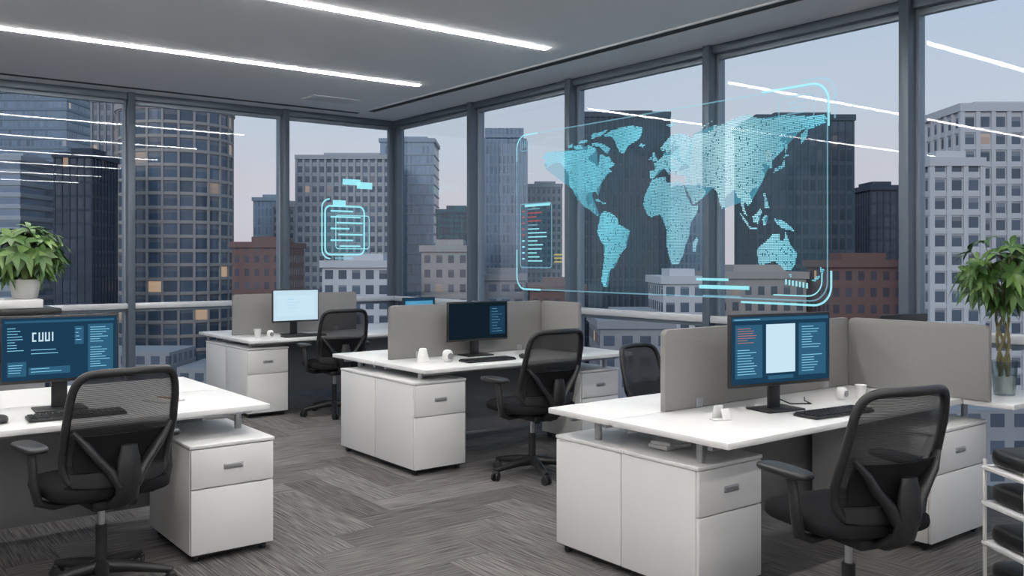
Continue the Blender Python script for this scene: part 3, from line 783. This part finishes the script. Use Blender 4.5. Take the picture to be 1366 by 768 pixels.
strip([(4.2, 1.235)] + arc(3.90, 1.35, 0.115, 270, 180) + [(3.785, 1.40)], 0.010, HLINE, fR)
strip([(4.3, 2.77)] + arc(3.87, 2.63, 0.14, 90, 180) + [(3.73, 2.45)], 0.016, HLINE, fR)
strip([(3.95, 2.80)] + arc(3.80, 2.68, 0.12, 90, 180) + [(3.68, 2.5)], 0.016, HFAINT, fR)
strip([(6.95, 1.2)] + arc(7.2, 1.33, 0.13, 270, 360) + [(7.33, 1.6)], 0.018, HLINE, fR)
strip([(7.0, 2.76)] + arc(7.2, 2.63, 0.13, 90, 0) + [(7.33, 2.5)], 0.014, HLINE, fR)
q(4.62, 1.33, 4.95, 1.35, HLINE); q(4.42, 1.265, 4.92, 1.295, HLINE); q(4.50, 1.20, 4.88, 1.215, HFAINT)
for i in range(7): q(3.9 + i * 0.03, 1.29 + i * 0.004, 3.915 + i * 0.03, 1.33 + i * 0.004, HLINE)
B = rr(3.85, 4.15, 2.52, 2.70, 0.04); B.append(B[0]); strip(B, 0.01, HFAINT, fR)
for i in range(3): q(3.92, 2.57 + i * 0.04, 4.08, 2.58 + i * 0.04, HFAINT)
B = rr(7.1, 7.27, 2.6, 2.74, 0.03); B.append(B[0]); strip(B, 0.008, HFAINT, fR)
for i in range(4): q(7.14 + i * 0.03, 2.63, 7.15 + i * 0.03, 2.7, HFAINT)
B = rr(6.78, 7.27, 1.42, 2.06, 0.03); strip(B + [B[0]], 0.012, HFAINT, fR); q(6.78, 1.42, 7.27, 2.06, HDARK, 0.004)
q(6.80, 2.03, 7.2, 2.055, HLINE)
for i in range(9): q(7.20, 1.98 - i * 0.06, 7.245, 1.995 - i * 0.06, HRED if i < 5 else HLINE)
for i in range(14): q(7.15 - 0.26 * random.uniform(.5, 1.2), 2.0 - i * 0.04, 7.15, 2.012 - i * 0.04, HRED if i in (1, 2, 3) else (HLINE if i > 4 else HFAINT))
for i in range(3): q(6.62, 1.47 + i * 0.035, 6.74, 1.485 + i * 0.035, HYEL)
ui.done('interface_frame', e, smooth=0)

e = empty('document_icon_projection')
ui = MB(); PYY = YB - 0.125
fL = lambda x, z: (x, PYY, z)
def ql(x0, z0, x1, z1, m, o=0.0): ui.poly([(x0, PYY - o, z0), (x1, PYY - o, z0), (x1, PYY - o, z1), (x0, PYY - o, z1)], m)
B = rr(4.83, 5.35, 1.56, 2.14, 0.07); strip(B + [B[0]], 0.022, HLINE, fL)
strip(arc(4.90, 1.62, 0.11, 270, 180) + arc(4.89, 2.12, 0.10, 180, 90), 0.018, HLINE, fL)
B = rr(4.97, 5.42, 1.63, 2.03, 0.03); strip(B + [B[0]], 0.010, HLINE, fL)
ql(4.83, 1.56, 5.42, 2.14, holo('projection_pane_blue', (0.1, 0.45, 0.6), 0.7, 0.18), -0.004)
for i, (a, b2) in enumerate([(4.9, 5.2), (4.9, 5.3), (4.98, 5.33), (4.9, 5.15), (5.0, 5.33), (4.9, 5.2), (5.02, 5.3)]): ql(a, 2.07 - i * 0.07, b2, 2.09 - i * 0.07, HLINE, 0.002)
ql(4.93, 2.14, 5.1, 2.21, HLINE, 0.002); ql(4.96, 1.5, 5.2, 1.53, HFAINT)
ql(5.06, 2.40, 5.30, 2.47, HLINE); ql(5.25, 2.36, 5.46, 2.44, HLINE, 0.002)
ui.done('icon_lines', e, smooth=0)

# ------------------------------------------------------------------ city outside
cR = Vector((0.7912, -0.6115, 0)); cF = Vector((0.6115, 0.7912, 0)); YAW = math.atan2(cR.y, cR.x)
GZ = -60.0
FOOT = []
def tower(name, r0, r1, f, top, mat, depth=25, yaw=0.0, roof=True, z0=GZ, crown=0.0, piers=0.0, bands=0.0):
    w = r1 - r0; c = cR * ((r0 + r1) / 2) + cF * (f + depth / 2)
    FOOT.append((r0, r1, f, f + depth))
    bm = bmesh.new(); uvl = bm.loops.layers.uv.new('UVMap')
    pw, ph = mat['pw'], mat['ph']
    if pw < 10:
        w = max(1, round(w / pw)) * pw; depth = max(1, round(depth / pw)) * pw
    def blk(w, d, za, zb, cx=0, cy=0, inset=0):
        P = [(-w / 2 + cx, -d / 2 + cy), (w / 2 + cx, -d / 2 + cy), (w / 2 + cx, d / 2 + cy), (-w / 2 + cx, d / 2 + cy)]
        lo_ = [bm.verts.new((x, y, za)) for x, y in P]; hi = [bm.verts.new((x, y, zb)) for x, y in P]
        u = 0
        for k in range(4):
            ln = w if k % 2 == 0 else d
            f_ = bm.faces.new((lo_[k], lo_[(k + 1) % 4], hi[(k + 1) % 4], hi[k]))
            for l, uvv in zip(f_.loops, ((u, za), (u + ln, za), (u + ln, zb), (u, zb))): l[uvl].uv = (uvv[0], uvv[1]) if inset == 0 else (0, 0)
            u += ln
        t = bm.faces.new(hi)
        for l in t.loops: l[uvl].uv = (0, 0)
    blk(w, depth, z0, top)
    if piers > 0:
        pt = pw * (1 - mat['fw']) * 0.7
        for k in range(int(w / pw) + 1): blk(pt, piers, z0, top - 0.9, -w / 2 + k * pw, -depth / 2 - piers / 2, 1)
        for k in range(int(depth / pw) + 1):
            for sx in (-1, 1): blk(piers, pt, z0, top - 0.9, sx * (w / 2 + piers / 2), -depth / 2 + k * pw, 1)
    if bands > 0:
        hb = ph * (1 - mat['fh']) * 0.6; z = math.ceil(-30 / ph) * ph
        while z < top - 2:
            blk(w + bands * 2, depth + bands * 2, z - hb / 2, z + hb / 2, 0, 0, 1); z += ph
    if roof:
        blk(w * 0.6, depth * 0.5, top + 0.01, top + 1.9, w * 0.05, 0, 1)
        blk(w + 1.0, depth + 1.0, top - 0.9, top + 0.5, 0, 0, 1)
    if crown > 0: blk(w * 0.86, depth * 0.86, top + 0.5, top + crown)
    me = bpy.data.meshes.new(name); bm.to_mesh(me); bm.free(); me.materials.append(mat)
    o = bpy.data.objects.new(name, me); COL.objects.link(o); o.location = c; o.rotation_euler = (0, 0, YAW + R(yaw))
    return o
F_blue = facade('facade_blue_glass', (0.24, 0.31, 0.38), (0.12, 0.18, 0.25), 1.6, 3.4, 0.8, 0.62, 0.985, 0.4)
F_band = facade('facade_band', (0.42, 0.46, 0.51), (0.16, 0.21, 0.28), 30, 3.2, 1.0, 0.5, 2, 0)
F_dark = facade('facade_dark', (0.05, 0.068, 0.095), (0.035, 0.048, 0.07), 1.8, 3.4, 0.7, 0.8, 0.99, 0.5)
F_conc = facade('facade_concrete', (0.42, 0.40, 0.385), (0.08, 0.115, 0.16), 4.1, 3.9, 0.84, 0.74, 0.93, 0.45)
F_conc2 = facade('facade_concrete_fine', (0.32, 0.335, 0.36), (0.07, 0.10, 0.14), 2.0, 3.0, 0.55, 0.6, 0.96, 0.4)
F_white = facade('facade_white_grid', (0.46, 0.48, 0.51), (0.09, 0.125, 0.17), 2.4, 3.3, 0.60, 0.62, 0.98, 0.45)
F_pale = facade('facade_pale_blue', (0.32, 0.39, 0.46), (0.17, 0.24, 0.32), 1.5, 3.6, 0.55, 0.8, 2, 0)  # distance haze put into this paler colour for the far towers
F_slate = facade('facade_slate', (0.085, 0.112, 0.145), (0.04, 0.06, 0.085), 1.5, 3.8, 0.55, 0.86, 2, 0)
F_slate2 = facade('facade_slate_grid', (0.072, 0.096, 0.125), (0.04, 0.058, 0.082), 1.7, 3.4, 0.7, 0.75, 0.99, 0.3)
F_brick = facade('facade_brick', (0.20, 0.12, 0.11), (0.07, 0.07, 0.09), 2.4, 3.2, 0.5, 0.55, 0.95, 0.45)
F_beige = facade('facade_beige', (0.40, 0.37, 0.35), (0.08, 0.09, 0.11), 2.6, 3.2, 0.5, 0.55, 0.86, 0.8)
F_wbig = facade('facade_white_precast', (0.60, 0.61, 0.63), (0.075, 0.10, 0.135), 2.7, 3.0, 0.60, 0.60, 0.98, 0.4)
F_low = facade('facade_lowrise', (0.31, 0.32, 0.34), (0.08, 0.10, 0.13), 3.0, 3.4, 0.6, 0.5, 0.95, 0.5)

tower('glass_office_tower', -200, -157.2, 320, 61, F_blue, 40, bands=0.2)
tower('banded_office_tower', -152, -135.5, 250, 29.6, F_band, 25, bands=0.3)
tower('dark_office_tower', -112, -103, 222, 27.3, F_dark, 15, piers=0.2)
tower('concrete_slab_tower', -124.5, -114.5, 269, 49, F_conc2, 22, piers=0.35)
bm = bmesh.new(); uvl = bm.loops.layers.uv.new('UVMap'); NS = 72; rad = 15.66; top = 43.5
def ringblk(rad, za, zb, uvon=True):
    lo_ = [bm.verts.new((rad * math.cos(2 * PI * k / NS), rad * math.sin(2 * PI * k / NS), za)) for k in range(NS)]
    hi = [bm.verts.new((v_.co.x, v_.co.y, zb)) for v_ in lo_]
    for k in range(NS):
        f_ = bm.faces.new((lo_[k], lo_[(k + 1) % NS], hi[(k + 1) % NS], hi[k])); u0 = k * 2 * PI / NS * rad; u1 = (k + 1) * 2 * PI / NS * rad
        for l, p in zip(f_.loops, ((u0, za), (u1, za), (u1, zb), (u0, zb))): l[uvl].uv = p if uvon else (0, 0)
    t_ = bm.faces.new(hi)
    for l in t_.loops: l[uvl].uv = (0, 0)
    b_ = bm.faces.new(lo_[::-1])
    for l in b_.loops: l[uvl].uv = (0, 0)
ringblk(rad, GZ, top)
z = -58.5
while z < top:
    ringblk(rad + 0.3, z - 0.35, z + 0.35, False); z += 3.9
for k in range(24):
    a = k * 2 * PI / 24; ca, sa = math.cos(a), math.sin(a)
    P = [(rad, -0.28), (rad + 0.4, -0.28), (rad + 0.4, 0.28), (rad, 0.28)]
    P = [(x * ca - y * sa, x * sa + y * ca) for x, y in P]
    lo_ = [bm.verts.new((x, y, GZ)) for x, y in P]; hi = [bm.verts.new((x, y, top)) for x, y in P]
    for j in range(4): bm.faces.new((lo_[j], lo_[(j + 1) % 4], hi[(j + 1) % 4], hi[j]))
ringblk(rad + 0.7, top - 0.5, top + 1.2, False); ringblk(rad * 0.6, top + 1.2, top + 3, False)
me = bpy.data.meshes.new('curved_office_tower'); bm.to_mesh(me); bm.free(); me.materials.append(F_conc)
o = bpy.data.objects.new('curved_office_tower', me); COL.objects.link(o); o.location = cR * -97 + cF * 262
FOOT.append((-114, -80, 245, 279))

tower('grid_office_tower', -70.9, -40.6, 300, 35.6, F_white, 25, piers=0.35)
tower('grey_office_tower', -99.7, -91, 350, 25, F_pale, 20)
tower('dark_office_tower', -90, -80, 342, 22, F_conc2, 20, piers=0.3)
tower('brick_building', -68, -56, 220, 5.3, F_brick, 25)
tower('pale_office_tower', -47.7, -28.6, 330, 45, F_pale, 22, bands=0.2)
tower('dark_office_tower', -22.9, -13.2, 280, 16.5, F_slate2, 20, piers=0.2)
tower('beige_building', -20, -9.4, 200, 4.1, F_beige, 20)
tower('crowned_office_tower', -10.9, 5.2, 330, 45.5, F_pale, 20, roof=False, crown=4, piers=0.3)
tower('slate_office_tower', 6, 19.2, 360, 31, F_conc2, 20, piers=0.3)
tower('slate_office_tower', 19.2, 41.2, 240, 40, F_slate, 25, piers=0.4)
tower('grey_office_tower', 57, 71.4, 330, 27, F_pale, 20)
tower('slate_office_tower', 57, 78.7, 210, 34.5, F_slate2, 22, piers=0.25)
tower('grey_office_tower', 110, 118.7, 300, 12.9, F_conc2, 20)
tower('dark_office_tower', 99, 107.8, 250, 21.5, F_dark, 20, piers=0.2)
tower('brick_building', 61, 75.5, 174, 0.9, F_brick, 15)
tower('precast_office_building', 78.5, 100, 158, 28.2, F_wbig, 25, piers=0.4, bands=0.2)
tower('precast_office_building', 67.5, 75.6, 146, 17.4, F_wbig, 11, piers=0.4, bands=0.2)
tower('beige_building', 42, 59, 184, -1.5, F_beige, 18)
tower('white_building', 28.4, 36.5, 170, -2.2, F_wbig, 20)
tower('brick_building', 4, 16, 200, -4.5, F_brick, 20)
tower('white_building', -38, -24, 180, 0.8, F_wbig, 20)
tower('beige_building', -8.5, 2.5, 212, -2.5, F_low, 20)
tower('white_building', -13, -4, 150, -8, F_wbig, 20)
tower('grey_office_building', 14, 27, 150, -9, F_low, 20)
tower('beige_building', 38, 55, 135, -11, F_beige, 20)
bm = bmesh.new(); uvl = bm.loops.layers.uv.new('UVMap'); rg = random.Random(11)
for f in range(80, 420, 34):
    rr_ = -f * 0.75
    while rr_ < f * 0.75:
        w = rg.uniform(12, 26); d = rg.uniform(14, 24); h = GZ + rg.uniform(12, 44)
        if any(rr_ < b_ + 2 and rr_ + w > a_ - 2 and f < d_ + 2 and f + d > c_ - 2 for a_, b_, c_, d_ in FOOT):
            rr_ += 5; continue
        P = [(rr_, f), (rr_ + w, f), (rr_ + w, f + d), (rr_, f + d)]
        pw_ = [cR * a + cF * b_ for a, b_ in P]
        lo_ = [bm.verts.new((p.x, p.y, GZ)) for p in pw_]; hi = [bm.verts.new((p.x, p.y, h)) for p in pw_]; u = rg.uniform(0, 400) // 3 * 3
        for k in range(4):
            ln = w if k % 2 == 0 else d
            f_ = bm.faces.new((lo_[k], lo_[(k + 1) % 4], hi[(k + 1) % 4], hi[k]))
            for l, uvv in zip(f_.loops, ((u, GZ), (u + ln, GZ), (u + ln, h), (u, h))): l[uvl].uv = uvv
            u += ln
        t_ = bm.faces.new(hi)
        for l in t_.loops: l[uvl].uv = (0, 0)
        rr_ += w + rg.choice((1.5, 2, 10))
me = bpy.data.meshes.new('low_rise_district'); bm.to_mesh(me); bm.free(); me.materials.append(F_low)
o = bpy.data.objects.new('low_rise_district', me); COL.objects.link(o)
GR = pmat('asphalt', (0.10, 0.105, 0.12), 0.9, noise=0.3, nscale=0.05)
MB().box2((-1500, -1500, GZ - 1), (1500, 1500, GZ), GR).done('city_ground')

# ------------------------------------------------------------------ world + added facade fill
w = bpy.data.worlds.new('dusk_sky'); SC.world = w; w.use_nodes = True; nt = w.node_tree; nt.nodes.clear()
L = nt.links.new
out = N(nt, 'ShaderNodeOutputWorld'); bg = N(nt, 'ShaderNodeBackground'); tc = N(nt, 'ShaderNodeTexCoord'); sp = N(nt, 'ShaderNodeSeparateXYZ')
L(tc.outputs['Generated'], sp.inputs[0])
nz = N(nt, 'ShaderNodeTexNoise'); nz.inputs['Scale'].default_value = 3.0; nz.inputs['Detail'].default_value = 5
mp = N(nt, 'ShaderNodeMapping'); mp.inputs['Scale'].default_value = (1, 1, 5); L(tc.outputs['Generated'], mp.inputs[0]); L(mp.outputs[0], nz.inputs['Vector'])
ma = N(nt, 'ShaderNodeMath', operation='MULTIPLY_ADD'); L(nz.outputs['Fac'], ma.inputs[0]); ma.inputs[1].default_value = 0.14
sb = N(nt, 'ShaderNodeMath', operation='SUBTRACT'); L(sp.outputs[2], sb.inputs[0]); sb.inputs[1].default_value = 0.07; L(sb.outputs[0], ma.inputs[2])
cr = N(nt, 'ShaderNodeValToRGB'); el = cr.color_ramp.elements
el[0].position = 0.0; el[0].color = (0.66, 0.60, 0.60, 1)
el[1].position = 1.0; el[1].color = (0.34, 0.46, 0.62, 1)
for p, c in ((0.06, (0.68, 0.635, 0.65, 1)), (0.14, (0.62, 0.66, 0.71, 1)), (0.28, (0.53, 0.63, 0.73, 1))):
    x = el.new(p); x.color = c
L(ma.outputs[0], cr.inputs[0]); L(cr.outputs[0], bg.inputs[0]); bg.inputs[1].default_value = 1.0
L(bg.outputs[0], out.inputs[0])
sl = bpy.data.lights.new('facade_fill', 'SUN'); sl.energy = 0.9; sl.angle = R(20); sl.color = (1, 0.93, 0.88)  # added sun lamp, no sun in view, to brighten the building faces
so = bpy.data.objects.new('facade_fill', sl); COL.objects.link(so)
dirv = (cF * 0.85 + cR * 0.35 + Vector((0, 0, -0.35))).normalized()
so.rotation_euler = dirv.to_track_quat('-Z', 'Y').to_euler()

# ------------------------------------------------------------------ camera
cd = bpy.data.cameras.new('camera'); co = bpy.data.objects.new('camera', cd); COL.objects.link(co)
cd.sensor_width = 36; cd.lens = 36 * 1211 / 1366; cd.shift_y = -38 / 1366; cd.clip_end = 3000
co.location = (0, 0, 1.5); co.rotation_euler = (PI / 2, 0, -math.atan2(0.6115, 0.7912))
SC.camera = co
SC.view_settings.view_transform = 'Standard'
